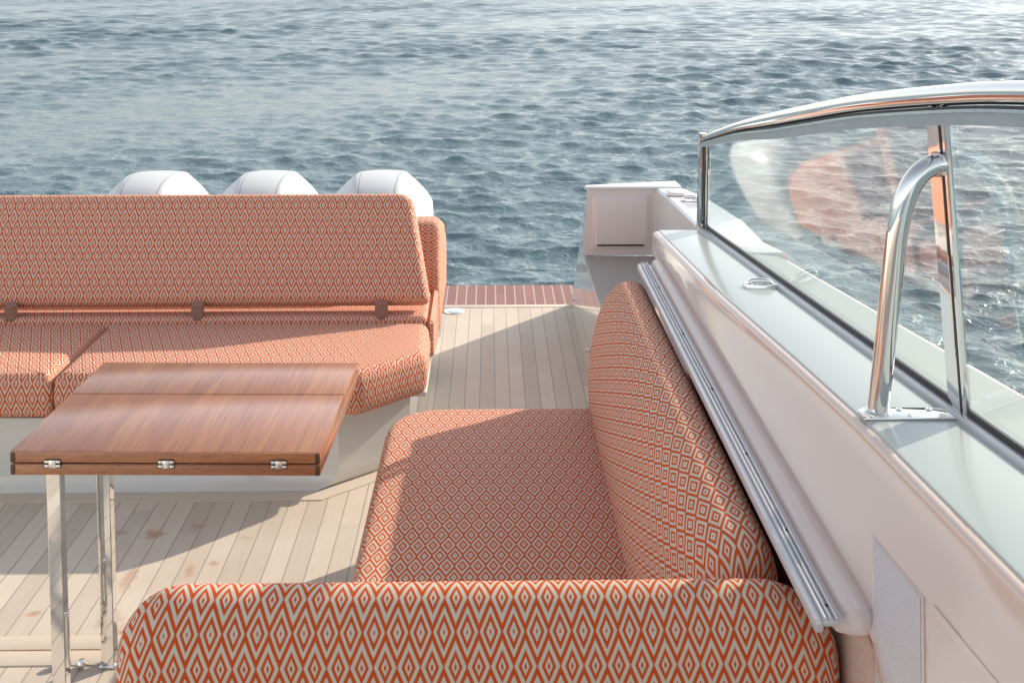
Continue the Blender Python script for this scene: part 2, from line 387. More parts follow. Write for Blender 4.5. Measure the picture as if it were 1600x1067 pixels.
def roll_back(name, prof, L0, L1, rc, re, fn, mat, parent, rc2=None, uvf=None):
    """bolster-like backrest: closed profile (w,z) swept along its length; ends rounded down and pinched; fabric runs over the top in one piece"""
    rc2 = rc2 or rc
    n = len(prof); zt = max(p[1] for p in prof); z0 = min(p[1] for p in prof); wc = sum(p[0] for p in prof)/n
    arc = [0.0]
    for i in range(n-1): arc.append(arc[-1]+math.hypot(prof[i+1][0]-prof[i][0], prof[i+1][1]-prof[i][1]))
    xs = []; K = 16
    RA, RB = max(rc, re), max(rc2, re)
    xs += [L0+RA*(1-math.cos(math.pi/2*k/K)) for k in range(K+1)]
    mid = int((L1-RB-L0-RA)/.04); xs += [L0+RA+(L1-RB-L0-RA)*k/mid for k in range(1, mid)]
    xs += [L1-RB*(1-math.cos(math.pi/2*k/K)) for k in range(K, -1, -1)]
    rings = []
    for x in xs:
        ea, eb = x-L0, L1-x; e, rr = (ea, rc) if ea < eb else (eb, rc2)
        drop = rr-math.sqrt(max(0, rr*rr-(rr-e)**2)) if e < rr else 0.0
        f = math.sqrt(max(0.0, 1-((re-e)/re)**2)) if e < re else 1.0
        f = max(f, .02)
        rings.append([(x, wc+(w-wc)*f, z0+(z-z0)*(zt-drop-z0)/(zt-z0)) for (w, z) in prof])
    vs = [fn(*p) for rg in rings for p in rg]; fs = []; uvs = []
    for i in range(len(rings)-1):
        for k in range(n-1):
            fs.append([i*n+k, i*n+k+1, (i+1)*n+k+1, (i+1)*n+k])
            q = [(xs[i], arc[k]), (xs[i], arc[k+1]), (xs[i+1], arc[k+1]), (xs[i+1], arc[k])]
            uvs.append([uvf(*p) for p in q] if uvf else q)
    for i, rev in ((0, True), (len(rings)-1, False)):
        f = [i*n+k for k in range(n)]; fs.append(f[::-1] if rev else f); uvs.append([(0, 0)]*n)
    mb = MB(); mb.add(vs, fs, uvs); return mb.build(name, mat, parent, True, 60)
def smooth_poly(pts, it=3):
    for _ in range(it):
        o = [pts[0]]
        for i in range(len(pts)-1):
            a, b = pts[i], pts[i+1]; o += [tuple(a[k]*.75+b[k]*.25 for k in range(len(a))), tuple(a[k]*.25+b[k]*.75 for k in range(len(a)))]
        o.append(pts[-1]); pts = o
    return pts
EX, EY, EZ = Vector((1, 0, 0)), Vector((0, 1, 0)), Vector((0, 0, 1))
def fr(o, a=EX, b=EY, c=EZ): return (Vector(o), Vector(a), Vector(b), Vector(c))

# ------------------------------------------------------------------ sea
def make_sea():
    rng = np.random.default_rng(7)
    # rings: fine between 8 m and 200 m, in every direction; azimuth fine ahead of the lens and coarser elsewhere
    r = [0.5]
    while r[-1] < 9: r.append(r[-1]+.25)
    while r[-1] < 9000: r.append(r[-1]*1.0032 if r[-1] < 130 else r[-1]*(1.008 if r[-1] < 400 else 1.06))
    r = np.array(r)
    fine = np.radians(np.arange(-30, 34, .10)); coarse = np.radians(np.arange(36, 328, 1.2)); a = np.concatenate([fine, coarse])
    na = len(a); nr = len(r)
    Rr, A = np.meshgrid(r, a, indexing='ij'); X = Rr*np.sin(A); Y = Rr*np.cos(A); Zs = np.zeros_like(X); dX = np.zeros_like(X); dY = np.zeros_like(X)
    lams = np.exp(rng.uniform(np.log(.15), np.log(1.7), 190)); lams = np.concatenate([lams, np.exp(rng.uniform(np.log(1.0), np.log(3.2), 50))]); far = np.clip((Rr-10)/35, 0, 1)*np.clip((400-Rr)/200, 0, 1)
    cell = Rr*np.where(Rr < 130, .0032, .008)
    for i_, L in enumerate(lams):
        k = 2*np.pi/L; th = R(264)+rng.normal(0, .50); 
        amp = .0048*L**.62*rng.uniform(.5, 1.3)
        if i_ >= 190: amp = .0040*L*rng.uniform(.6, 1.2)
        ph = rng.uniform(0, 6.28); kx, ky = k*math.cos(th), k*math.sin(th)
        fade = np.clip((L/cell-2.2)/3.0, 0, 1)
        if i_ >= 190: fade = fade*far
        q = kx*X+ky*Y+ph; s = np.sin(q)*fade*amp; c_ = np.cos(q)*fade*amp
        Zs += c_; dX -= s*math.cos(th)*1.0; dY -= s*math.sin(th)*1.0
    # gustiness: patches with taller chop
    g = .75+.35*np.sin(X*.11+Y*.05+1)*np.sin(Y*.09-X*.03+2)+.2*np.sin(X*.31-Y*.23)
    X2, Y2, Z2 = X+dX*g, Y+dY*g, -1.1+Zs*g
    co = np.stack([X2, Y2, Z2], -1).reshape(-1, 3)
    i = np.arange(nr-1)[:, None]; j = np.arange(na)[None, :]; jn = (j+1) % na
    F = np.stack([i*na+j, i*na+jn, (i+1)*na+jn, (i+1)*na+j], -1).reshape(-1, 4)
    me = bpy.data.meshes.new('sea'); me.vertices.add(len(co)); me.vertices.foreach_set('co', co.astype(np.float32).ravel())
    me.loops.add(F.size); me.loops.foreach_set('vertex_index', F.astype(np.int32).ravel())
    me.polygons.add(len(F)); me.polygons.foreach_set('loop_start', np.arange(0, F.size, 4, dtype=np.int32)); me.polygons.foreach_set('loop_total', np.full(len(F), 4, np.int32))
    me.update(calc_edges=True); me.validate()
    o = bpy.data.objects.new('sea', me); S.collection.objects.link(o); me.materials.append(M['sea'])
    me.polygons.foreach_set('use_smooth', [True]*len(me.polygons)); me.update()
    if me.polygons[len(me.polygons)//2].normal.z < 0: me.flip_normals()
    struct(o)
make_sea()

# ------------------------------------------------------------------ the boat: hull, decks, coamings
boat = empty('motor_boat', (0, 4, 0)); tag(boat, 'white motor boat with pale teak deck, open stern and glossy side coaming', 'boat')
def BP(mb, name, mat, parent=boat, **k):   # boat part, coordinates are world ones
    o = mb.build(name, mat, None, **k); o.parent = parent; o.matrix_parent_inverse = Matrix.Translation((-0, -4, -0)) if parent is boat else Matrix.Identity(4); return o
def edge_at(y):
    xs = np.interp(y, [-3, 1.0, 1.654, 2.329, 2.771, 3.365, 4.43], [.86, .80, .779, .759, .729, .680, .631])
    return xs, 1.0+.0341*(4.448-y), .818+.07732*(4.448-y)
# hull shell (below deck)
hull = MB()
st = []
for y, ho, hk in ((-3, 1.60, 1.25), (1, 1.50, 1.18), (3, 1.42, 1.10), (5, 1.33, 1.02), (6.93, 1.25, .95)):
    st.append([Vector((-ho-2.0, y, .60)), Vector((-hk-2.0, y, -1.1)), Vector((-1, y, -1.6)), Vector((hk, y, -1.1)), Vector((ho-.02, y, .60)), Vector((ho-.08, y, .60)), Vector((hk-.08, y, -.06)), Vector((-hk-1.9, y, -.06)), Vector((-ho-1.9, y, .60))])
hull.loft(st); BP(hull, 'hull', 'gel')
deck = MB()
dpoly = [(-2.95, -2.5), (.62, -2.5), (.62, 4.3), (.484, 4.9), (.484, 6.86), (-.27, 6.86), (-.27, 6.3), (-2.95, 6.3)]
deck.prism(dpoly, -.05, 0.0); BP(deck, 'deck', 'deck', smooth=False)
mg = MB()
mg.box((.106, 6.885, -.028), (.756, .05, .064), .004)                       # aft border board
BP(mg, 'margin_board', 'margin')
mg2 = MB()
def strip(mb, pts, w, z, h=.004):
    """mitred flat board along a polyline, offset to the left of it"""
    P = [Vector(p) for p in pts]; L = []
    for i, p in enumerate(P):
        d0 = (P[i]-P[i-1]).normalized() if i else (P[1]-P[0]).normalized(); d1 = (P[i+1]-P[i]).normalized() if i < len(P)-1 else d0
        n0 = Vector((-d0.y, d0.x)); n1 = Vector((-d1.y, d1.x)); b = (n0+n1).normalized(); L.append(p+b*(w/max(.3, b.dot(n0))))
    for i in range(len(P)-1):
        q = [P[i], P[i+1], L[i+1], L[i]]; mb.prism([(v.x, v.y) for v in q], z-.012, z+h)
strip(mg2, [(-.36, 5.9), (-.36, 4.66), (-.66, 4.405), (-2.9, 4.405)][::-1], -.068, 0.0)
BP(mg2, 'margin_board', 'margin', smooth=False)
mg3 = MB(); mg3.box((-1.2, 3.403, -.004), (3.3, .072, .016), .001); mg3.box((-1.2, 3.324, -.004), (3.3, .072, .016), .001); BP(mg3, 'cross_board', 'margin')
gp = MB(); gp.box((-1.2, 3.3635, -.003), (3.3, .007, .010)); BP(gp, 'hatch_gap', 'tableedge', smooth=False)
tr_ = MB(); tr_.box((.1, 6.905, -.25), (.79, .012, .38)); BP(tr_, 'transom_riser', 'gel', smooth=False)
# motor well behind the aft sofa
mw = MB(); mw.box((-1.64, 6.36, -.35), (2.62, .12, .70), .01); BP(mw, 'transom', 'gel')
# swim platform, a step down
sw = MB(); sw.prism([(-.335, 6.7), (.95, 6.7), (.95, 8.74), (-.335, 8.74)], -.42, -.376); BP(sw, 'swim_platform', 'plat', smooth=False)
sw = MB(); sw.prism([(-.345, 6.7), (.98, 6.7), (.98, 8.765), (-.345, 8.765)], -.62, -.422, bev=.01); BP(sw, 'platform_body', 'gel')
# starboard coaming
cm = MB(); sec = []
for y in (-3, 0, 1.0, 1.4, 1.654, 1.72, 1.77, 1.82, 2.1, 2.337, 2.6, 2.79, 3.1, 3.403, 3.75, 4.1, 4.43):
    xe, ze, xg = edge_at(y); k = (4.873-y)/7; rake = 0
    w_ = min(1, max(0, (y-1.72)/.10))
    A_ = [(.632, -.04), (.632, .30), (.632, .86), (.632, .895), (.622, .905), (.618, .920)]; B_ = [(.632, -.04), (.632, .30), (.633, .55), (.634, .66), (.636, .76), (.640, .86)]
    pr = [(a[0]*w_+b[0]*(1-w_), a[1]*w_+b[1]*(1-w_)) for a, b in zip(A_, B_)]
    # slightly hollow glossy face up to a rounded lip
    x0, z0 = pr[-1]
    for q in (.15, .3, .5, .7, .85): pr.append((x0+(xe-.012-x0)*q**1.15, z0+(ze-.02-z0)*q))
    for aa in range(0, 91, 15): pr.append((xe+.004-.016*math.cos(R(aa)), ze-.016+.016*math.sin(R(aa))))
    xo = 1.15+.12*min(3.5, max(0, 4.43-y))  # outer edge widened to fill the band where the coaming mirrors
    zd = ze-.08
    pr += [(xg-.02, ze+.001), (xg+.03, ze+.002), (xg+.042, ze-.010), (xg+.047, zd+.01), (xg+.055, zd), (xo-.06, zd-.02)]
    for aa in range(0, 91, 18): pr.append((xo-.05+.05*math.sin(R(aa)), zd-.07+.05*math.cos(R(aa))))
    pr += [(xo-.03, .3), (xo-.1, .0), (.9, -.04)]
    sec.append([Vector((a, y, b)) for a, b in pr])
cm.loft(sec); BP(cm, 'side_coaming', 'gelbounce', deg=40)
ct = MB(); rg_ = []
for y in (-3, 1.0, 1.654, 2.337, 2.79, 3.403, 4.1, 4.43):
    xe, ze, xg = edge_at(y); rg_.append([Vector(p) for p in ((xe+.012, y, ze-.006), (xe+.012, y, ze+.0035), (xe+.016, y, ze+.005), (xg-.02, y, ze+.005), (xg+.030, y, ze+.004), (xg+.030, y, ze-.006))])
ct.loft(rg_); BP(ct, 'coaming_top', 'gellit', deg=30)  # thin overlay carrying the sunlit tone of the gelcoat
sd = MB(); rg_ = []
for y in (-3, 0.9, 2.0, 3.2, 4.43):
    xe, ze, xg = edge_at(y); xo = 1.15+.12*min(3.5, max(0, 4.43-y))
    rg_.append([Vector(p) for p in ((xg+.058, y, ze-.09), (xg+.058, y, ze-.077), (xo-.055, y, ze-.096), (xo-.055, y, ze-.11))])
sd.loft(rg_); BP(sd, 'side_deck', 'deckmirror', deg=30)  # deck sheet stands in for the coaming's reflection in the glass
# track moulding and the snap-in track
rl = MB(); rs = []
for y, k_ in ((1.845, .05), (1.849, .5), (1.862, .88), (1.89, 1), (3.0, 1), (4.0, 1), (4.17, 1), (4.20, .6)):
    pr = [(.563, .912), (.560, .930), (.564, .936), (.577, .937), (.580, .944)]
    for aa in range(0, 121, 20): pr.append((.598-.017*math.cos(R(aa)), .946+.011*math.sin(R(aa))))
    pr += [(.634, .938), (.632, .915), (.600, .905)]
    rs.append([Vector((.612+(a-.612)*k_, y, .915+(b-.915)*k_)) for a, b in pr])
rl.loft(rs); BP(rl, 'track_moulding', 'rail')
tk = MB()
tk.box((.553, 3.005, .938), (.024, 2.33, .010), .002)
for dx in (-.010, -.001, .0085): tk.box((.553+dx, 3.005, .945), (.0032, 2.33, .008), .0012)
tk.box((.535, 3.005, .932), (.015, 2.33, .022), .005)
track = BP(tk, 'canvas_track', 'alu')
for y in (1.885, 2.15, 2.5, 2.9, 3.35, 3.85): BP(lathe([(.0001, 0), (.0034, 0), (.003, .0022), (.0001, .003)], 10, (.557, y, .9433)), 'track_screw', 'gap')
# lower forward wall: speaker grille and moulded recess
xw = lambda y, z: .667+(edge_at(y)[0]-.012-.667)*max(0, (z-.83)/(edge_at(y)[1]-.85))**1.15 if z > .83 else .60
# aft quarter: bulwark, step seat, locker
qt = MB()
# low wall beside the walkway, raked aft end
def wallx(z): return .484+.034*(z/.5) if z < .42 else .5125+.066*(z-.42)
pr = [(4.0, 0), (6.93, 0), (6.66, .42), (6.44, .785), (6.425, .785), (6.425, .42), (4.0, .42)]
lo = [Vector((wallx(z)+(0), y, z)) for y, z in pr]; hi = [Vector((wallx(z)+.06, y, z)) for y, z in pr]
vs = lo+hi; n = len(pr); 
fs = [[0, 1, 2, 5, 6], [2, 3, 4, 5], [n+6, n+5, n+2, n+1, n], [n+5, n+4, n+3, n+2]]+[[i, (i+1) % n, n+(i+1) % n, n+i] for i in range(n)]
qt.add(vs, fs); BP(qt, 'walkway_wall', 'gel', smooth=False)
sp_ = MB(); sp_.prism([(.520, 4.0), (.555, 4.0), (.555, 4.435), (1.18, 4.435), (1.18, 6.38), (.520, 6.38)], .40, .424); BP(sp_, 'teak_step', 'step', smooth=False)
bw = MB(); bs = []
dz_ = lambda y: .115*max(0, min(1, (5.3-y)/.85))
for y, xi, xo_ in ((4.436, .875, 1.15), (4.80, .93, 1.15), (5.516, .965, 1.22), (6.1, .93, 1.15), (6.40, .905, 1.06)):
    bs.append([Vector(p) for p in ((xi-.01, y, .40), (xi-.006, y, .76+dz_(y)), (xi, y, .79+dz_(y)), (xi+.012, y, .80+dz_(y)), (xo_-.02, y, .80+dz_(y)), (xo_, y, .78+dz_(y)), (xo_-.03, y, -.3), (xi, y, -.3))])
bw.loft(bs); BP(bw, 'aft_bulwark', 'gel')

locker = empty('stern_locker', (.7, 6.4, .42)); tag(locker, 'white gelcoat locker box at the stern with a square recessed door', 'locker')
def LP(mb, name, mat, parent=locker, **k):
    o = mb.build(name, mat, None, **k); o.parent = parent
    loc = Vector((0, 0, 0)); p = parent
    while p: loc += p.location; p = p.parent
    o.matrix_parent_inverse = Matrix.Translation(-loc); return o
lb = MB()
B = [Vector(p) for p in ((.518, 6.40, .424), (.903, 6.40, .424), (.91, 6.40, .79), (.530, 6.40, .79), (.60, 6.60, .424), (.93, 6.62, .424), (1.04, 6.55, .79), (.60, 6.44, .79))]
lb.add(B, [[0, 3, 2, 1], [4, 5, 6, 7], [0, 4, 7, 3], [1, 2, 6, 5], [3, 7, 6, 2], [0, 1, 5, 4]]); LP(lb, 'body', 'gelmatte', smooth=False)
tp = MB(); tp.prism([(.515, 6.385), (.915, 6.385), (1.05, 6.385), (1.045, 6.57), (.53, 6.45)], .792, .806, bev=.004); LP(tp, 'lid', 'gel')
lr = MB(); lr.box((.715, 6.396, .609), (.314, .012, .292), .004); LP(lr, 'door_frame', 'gelmatte')
ld = MB(); ld.box((.718, 6.388, .615), (.282, .012, .262), .010, seg=3); dr = LP(ld, 'door', 'gelmatte')
lg = MB(); lg.box((.716, 6.384, .484), (.255, .006, .011), .002); LP(lg, 'finger_slot', 'gap')

# port side: unseen white bulwark, added to bounce light into the cockpit
pb = MB(); pb.prism([(-3.05, -2.9), (-2.95, -2.9), (-2.95, 6.3), (-3.05, 6.3)], -.04, .75, bev=.01); BP(pb, 'bounce_bulwark', 'gel')

# ------------------------------------------------------------------ small deck fittings
def stud(x, y, z, lab):
    o = lathe([(.0001, 0), (.011, 0), (.011, .003), (.006, .006), (.006, .012), (.012, .016), (.012, .022), (.0001, .025)], 20).build('stud', 'chrome')
    o.location = (x, y, z); o.rotation_euler = (0, R(-90), 0); tag(o, lab, 'stud', 'studs on the walkway wall'); return o
stud(.488, 6.62, .115, 'small round metal stud low on the walkway wall, near the red teak platform')
stud(.491, 5.72, .115, 'small round metal stud low on the walkway wall, nearer the orange lounge backrest')
fp = empty('deck_filler', (-.208, 6.785, 0)); tag(fp, 'round polished metal filler cap set into the pale teak deck', 'filler cap')
LP(lathe([(.0001, 0), (.060, 0), (.060, .004), (.055, .007), (.047, .007), (.046, .005), (.0001, .005)], 40, (-.208, 6.785, 0)), 'flange', 'chrome', fp)
LP(lathe([(.0001, .005), (.043, .0052), (.041, .008), (.0001, .009)], 40, (-.208, 6.785, 0)), 'cap', 'chrome', fp)

def cleat(x, y, z, rz, lab):
    e = empty('pop_up_cleat', (x, y, z), rz); tag(e, lab, 'cleat')
    b = MB(); n = 40
    rings = []
    for (s, h) in ((1.0, 0), (1.0, .006), (.95, .011), (.86, .012), (.80, .009), (.78, .004)):
        rings.append([Vector((.052*s*math.cos(2*math.pi*k/n), .027*s*math.sin(2*math.pi*k/n), h)) for k in range(n)])
    b.loft(rings, caps=False); b.f.append(list(range(5*n, 6*n))); o = b.build('bezel', 'chrome', e)
    b = MB(); b.tube([(-.036, 0, .010), (-.026, 0, .018), (0, 0, .021), (.026, 0, .018), (.036, 0, .010)], [.005, .007, .008, .007, .005], 14)
    b.tube([(-.014, 0, .002), (-.014, 0, .018)], .005, 10); b.tube([(.014, 0, .002), (.014, 0, .018)], .005, 10)
    b.build('horn', 'chrome', e)
    return e
cleat(.818, 3.506, 1.0375, R(-8), 'oval polished pop-up cleat on the sunlit white coaming top beside the glass')
cleat(1.035, 6.02, .803, R(-20), 'polished cleat on the stern bulwark, just behind the windscreen post')
hp = empty('deck_hatch', (.995, 6.22, .802), R(-8)); tag(hp, 'small white hinged hatch cover on top of the stern bulwark', 'hatch')
b = MB(); b.box((0, 0, .003), (.12, .16, .006), .002); b.build('frame', 'gelmatte', hp)
b = MB(); b.box((0, 0, .008), (.085, .12, .007), .003); b.build('cover', 'gel', hp)

# ------------------------------------------------------------------ windscreen
ws = empty('windscreen', (.986, 2.37, 1.07)); tag(ws, 'tall side windscreen with polished steel frame standing on the white coaming', 'windscreen')
TOPC = [(.778, 4.253, 1.382), (.800, 3.808, 1.482), (.820, 3.452, 1.551), (.843, 3.028, 1.630), (.862, 2.698, 1.689), (.888, 2.272, 1.753), (.907, 1.984, 1.788), (.940, 1.4, 1.842), (.99, .5, 1.90)]
def catmull(P, per=8):
    P = [Vector(p) for p in P]; out = []
    for i in range(len(P)-1):
        a, b, c, d = P[max(i-1, 0)], P[i], P[i+1], P[min(i+2, len(P)-1)]
        for k in range(per):
            t_ = k/per; out.append(.5*((2*b)+(c-a)*t_+(2*a-5*b+4*c-d)*t_**2+(3*b-a-3*c+d)*t_**3))
    out.append(P[-1]); return out
topc = catmull(TOPC)
def topx(y):
    for a, b in zip(topc, topc[1:]):
        if b.y <= y <= a.y: k = (a.y-y)/(a.y-b.y); return a+(b-a)*k
    return topc[0] if y > topc[0].y else topc[-1]
# top rail : oval section with a lower lip
b = MB(); prof = []
for k in range(28):
    a = 2*math.pi*k/28; prof.append((.017*math.cos(a), .021*math.sin(a)))
rings = []
for i, p in enumerate(topc):
    sc_ = .55+.45*min(1, i/18); rings.append([p+Vector((x, 0, z))*sc_ for x, z in prof])
b.loft(rings); LP(b, 'top_rail', 'chrome', ws)
for nm, mt, dz, hx, hz in (('top_gasket', 'rubber', -.0255, .009, .003), ('lower_lip', 'chrome', -.0315, .008, .0035), ('glazing_strip', 'strip', -.0465, .0045, .0125)):
    b = MB(); rings = []
    for i, p in enumerate(topc):
        sc_ = .55+.45*min(1, i/18); q = p+Vector((-.003, 0, dz*sc_)); rings.append([q+Vector((x*hx, 0, z*hz*sc_)) for x, z in ((-1, -1), (1, -1), (1, 1), (-1, 1))])
    b.loft(rings); LP(b, nm, mt, ws)
# bottom channel
ybs = [4.43, 4.0, 3.6, 3.2, 2.895, 2.6, 2.371, 2.133, 1.7, 1.3, 1.0, .4]
for nm, mt, offx, zz, hw, hh in (('sill_channel', 'alu', -.013, .007, .014, .007), ('bottom_gasket', 'rubber', 0.0, .016, .006, .010), ('outer_channel', 'alu', .015, .006, .010, .006)):
    b = MB(); rings = []
    for y in ybs:
        xe, ze, xg = edge_at(y); rings.append([Vector((xg+offx+x*hw, y, ze+.002+zz+z*hh)) for x, z in ((-1, -1), (1, -1), (1, .6), (.6, 1), (-.6, 1), (-1, .6))])
    b.loft(rings); LP(b, nm, mt, ws)
# glass sheets
def pane(y0b, y1b, y0t, y1t):
    b = MB(); nn = 24; L = []
    for i in range(nn+1):
        k = i/nn; yb = y0b+(y1b-y0b)*k; yt = y0t+(y1t-y0t)*k; xe, ze, xg = edge_at(yb); tz = topx(yt).z-.05
        C = []
        for q in range(5):
            y = yb+(yt-yb)*q/4; z = ze+.02+(tz-ze-.02)*q/4; C.append(Vector((.818+.07732*(4.448-y)-.1405*(z-1-.0341*(4.448-y)), y, z)))
        L.append(C)
    vs = [v for r_ in L for v in r_]; fs = [[i*5+j, i*5+j+1, (i+1)*5+j+1, (i+1)*5+j] for i in range(nn) for j in range(4)]
    b.add(vs, fs); return LP(b, 'pane', 'glass', ws, fix=False, smooth=False)
pane(4.42, 2.39, 4.19, 2.32); pane(2.35, .5, 2.28, .55)
# posts
def post(p0, p1, w, d, mat, name, off=Vector((0, 0, 0)), bev=.3):
    b = MB(); p0, p1 = Vector(p0)+off, Vector(p1)+off
    rings = [[p+Vector((x*d, y*w, 0)) for x, y in ((-.5, -.5+bev*.3), (-.5+bev, -.5), (.5-bev, -.5), (.5, -.5+bev*.3), (.5, .5-bev*.3), (.5-bev, .5), (-.5+bev, .5), (-.5, .5-bev*.3))] for p in (p0, p0.lerp(p1, .5), p1)]
    b.loft(rings); return LP(b, name, mat, ws, smooth=False)
post((.806, 4.465, 1.002), (.775, 4.262, 1.40), .042, .024, 'chrome', 'aft_post')
post((.814, 4.432, 1.012), (.780, 4.232, 1.375), .015, .013, 'rubber', 'post_gasket', Vector((0.002, -.008, 0)))
post((.816, 4.41, 1.012), (.782, 4.212, 1.370), .016, .010, 'chrome', 'post_trim', Vector((0.001, -.010, 0)))
post((.982, 2.405, 1.072), (.888, 2.335, 1.725), .064, .008, 'chrome', 'mid_post', Vector((-.006, -.005, 0)), .1)
post((.986, 2.368, 1.072), (.891, 2.296, 1.732), .015, .015, 'rubber', 'post_gasket', Vector((-.004, 0, 0)))
post((.986, 2.352, 1.072), (.891, 2.280, 1.732), .013, .013, 'chrome', 'post_trim', Vector((-.006, -.002, 0)))

# ------------------------------------------------------------------ grab handle
gh = empty('grab_handle', (.803, 2.378, 1.073)); tag(gh, 'bent polished steel grab handle rising from the white coaming to the glass post', 'handle')
pts = [(.801, 2.374, 1.080), (.803, 2.355, 1.18), (.805, 2.33, 1.32), (.807, 2.31, 1.44)]
bz = [Vector((.807, 2.31, 1.44)), Vector((.811, 2.285, 1.61)), Vector((.890, 2.308, 1.612))]
arcp = [(1-t_)**2*bz[0]+2*t_*(1-t_)*bz[1]+t_*t_*bz[2] for t_ in [k/22 for k in range(1, 23)]]
b = MB(); b.tube([Vector(p) for p in pts]+arcp, .0215, 32); LP(b, 'tube', 'chrome', gh)
b = MB(); b.tube([(.884, 2.3065, 1.612), (.892, 2.3085, 1.612)], .026, 28); LP(b, 'end_collar', 'chrome', gh)
b = lathe([(.0001, 0), (.028, 0), (.028, .003), (.024, .007), (.0225, .010), (.0001, .010)], 32, (.801, 2.374, 1.0825)); LP(b, 'foot_ring', 'chrome', gh)
b = MB(); b.prism([(.7645, 2.345), (.962, 2.345), (.962, 2.400), (.785, 2.406), (.7645, 2.392)], 1.0765, 1.0825, bev=.0015); pl = LP(b, 'base_plate', 'chrome', gh)
for sx, sy in ((.852, 2.392), (.862, 2.358), (.915, 2.392), (.928, 2.358)):
    b = lathe([(.0001, 0), (.0075, 0), (.0065, .002), (.003, .0028), (.0001, .0012)], 16, (sx, sy, 1.0824)); LP(b, 'screw', 'chrome', gh)

# speaker grille and moulded rib, laid on the forward coaming face
from mathutils.bvhtree import BVHTree
cb_ = bpy.data.objects['side_coaming']; bv = BVHTree.FromPolygons([v.co.copy() for v in cb_.data.vertices], [list(p.vertices) for p in cb_.data.polygons])
def on_face(u, v, out):
    d = (fw+rt*((u-PX)/FPX)-up*((v-PY)/FPX)).normalized(); loc, nr, _, _ = bv.ray_cast(Vector((0, 0, H)), d)
    if nr.dot(d) > 0: nr = -nr
    return loc+nr*out
def panel(name, mat, TL, TR, BR, BL, out, n=12, th=.006):
    b = MB(); V = []
    for o_ in (out, out-th):
        for i in range(n+1):
            for j in range(n+1):
                a, c = i/n, j/n; u = (TL[0]*(1-a)+TR[0]*a)*(1-c)+(BL[0]*(1-a)+BR[0]*a)*c; v = (TL[1]*(1-a)+TR[1]*a)*(1-c)+(BL[1]*(1-a)+BR[1]*a)*c
                V.append(on_face(u, v, o_))
    m_ = (n+1)*(n+1); fs = [[i*(n+1)+j, (i+1)*(n+1)+j, (i+1)*(n+1)+j+1, i*(n+1)+j+1] for i in range(n) for j in range(n)]
    fs += [[k+m_ for k in f][::-1] for f in fs]
    rim = [(i, 0) for i in range(n)]+[(n, j) for j in range(n)]+[(i, n) for i in range(n, 0, -1)]+[(0, j) for j in range(n, 0, -1)]
    idx = [i*(n+1)+j for i, j in rim]; fs += [[idx[k], idx[(k+1) % len(idx)], idx[(k+1) % len(idx)]+m_, idx[k]+m_] for k in range(len(idx))]
    b.add(V, fs); return BP(b, name, mat)
panel('grille_rim', 'gelbounce', (1363, 836), (1444, 934), (1446, 1120), (1368, 1120), .0025)
panel('speaker_grille', 'mesh', (1366, 842), (1440, 935), (1442, 1118), (1372, 1118), .0040)
panel('moulded_rib', 'gelbounce', (1452, 950), (1460, 946), (1580, 1090), (1568, 1096), .003, 8)

# ------------------------------------------------------------------ aft sofa
SO = Vector((-1.3, 4.9, 0))
sofa = empty('aft_sofa', SO); tag(sofa, 'wide aft sofa on a white base in orange diamond fabric, backrest towards the engines', 'sofa')
def SP(o): 
    o.parent = sofa; o.matrix_parent_inverse = Matrix.Translation(-SO); return o
o, _ = cushion('seat_cushion', [(-1.640, 4.365), (-.490, 4.365), (-.252, 4.60), (-.262, 5.02), (-1.640, 5.02)], [.03, .05, .05, .05, .03], .175, .045, .006, fr((0, 0, .305)), 'fab', None, uvshift=(0, .03)); SP(o)
o, _ = cushion('seat_cushion', [(-2.90, 4.365), (-1.648, 4.365), (-1.648, 5.02), (-2.90, 5.02)], .03, .175, .045, .006, fr((0, 0, .305)), 'fab', None, uvshift=(0, .03), side_off=.012); SP(o)
o, _ = cushion('rear_band', [(-2.9, 5.0), (-.272, 5.0), (-.272, 5.42), (-2.9, 5.42)], .03, .19, .022, .0, fr((0, 0, .315)), 'fab', None); SP(o)
# backrest: face polygon in its own leaning plane
bn_ = Vector((0, -1, .46)).normalized(); bu = Vector((0, .46, 1)).normalized()
bo, _ = cushion('backrest', [(-2.9, 0), (-.262, 0), (-.352, .485), (-2.9, .485)], [.03, .035, .07, .03], .105, .035, .006, (Vector((0, 5.125, .516)), EX, bu, bn_), 'fab', None, uvshift=(.01, .02)); SP(bo)
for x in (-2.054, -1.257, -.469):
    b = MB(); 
    o, _ = cushion('backrest_bracket', [(-.022, 0), (.022, 0), (.022, .085), (-.022, .085)], .008, .03, .010, 0, (Vector((x, 5.03, .475)), EX, Vector((0, .12, 1)).normalized(), Vector((0, -1, .12)).normalized()), 'strap', None); SP(o)
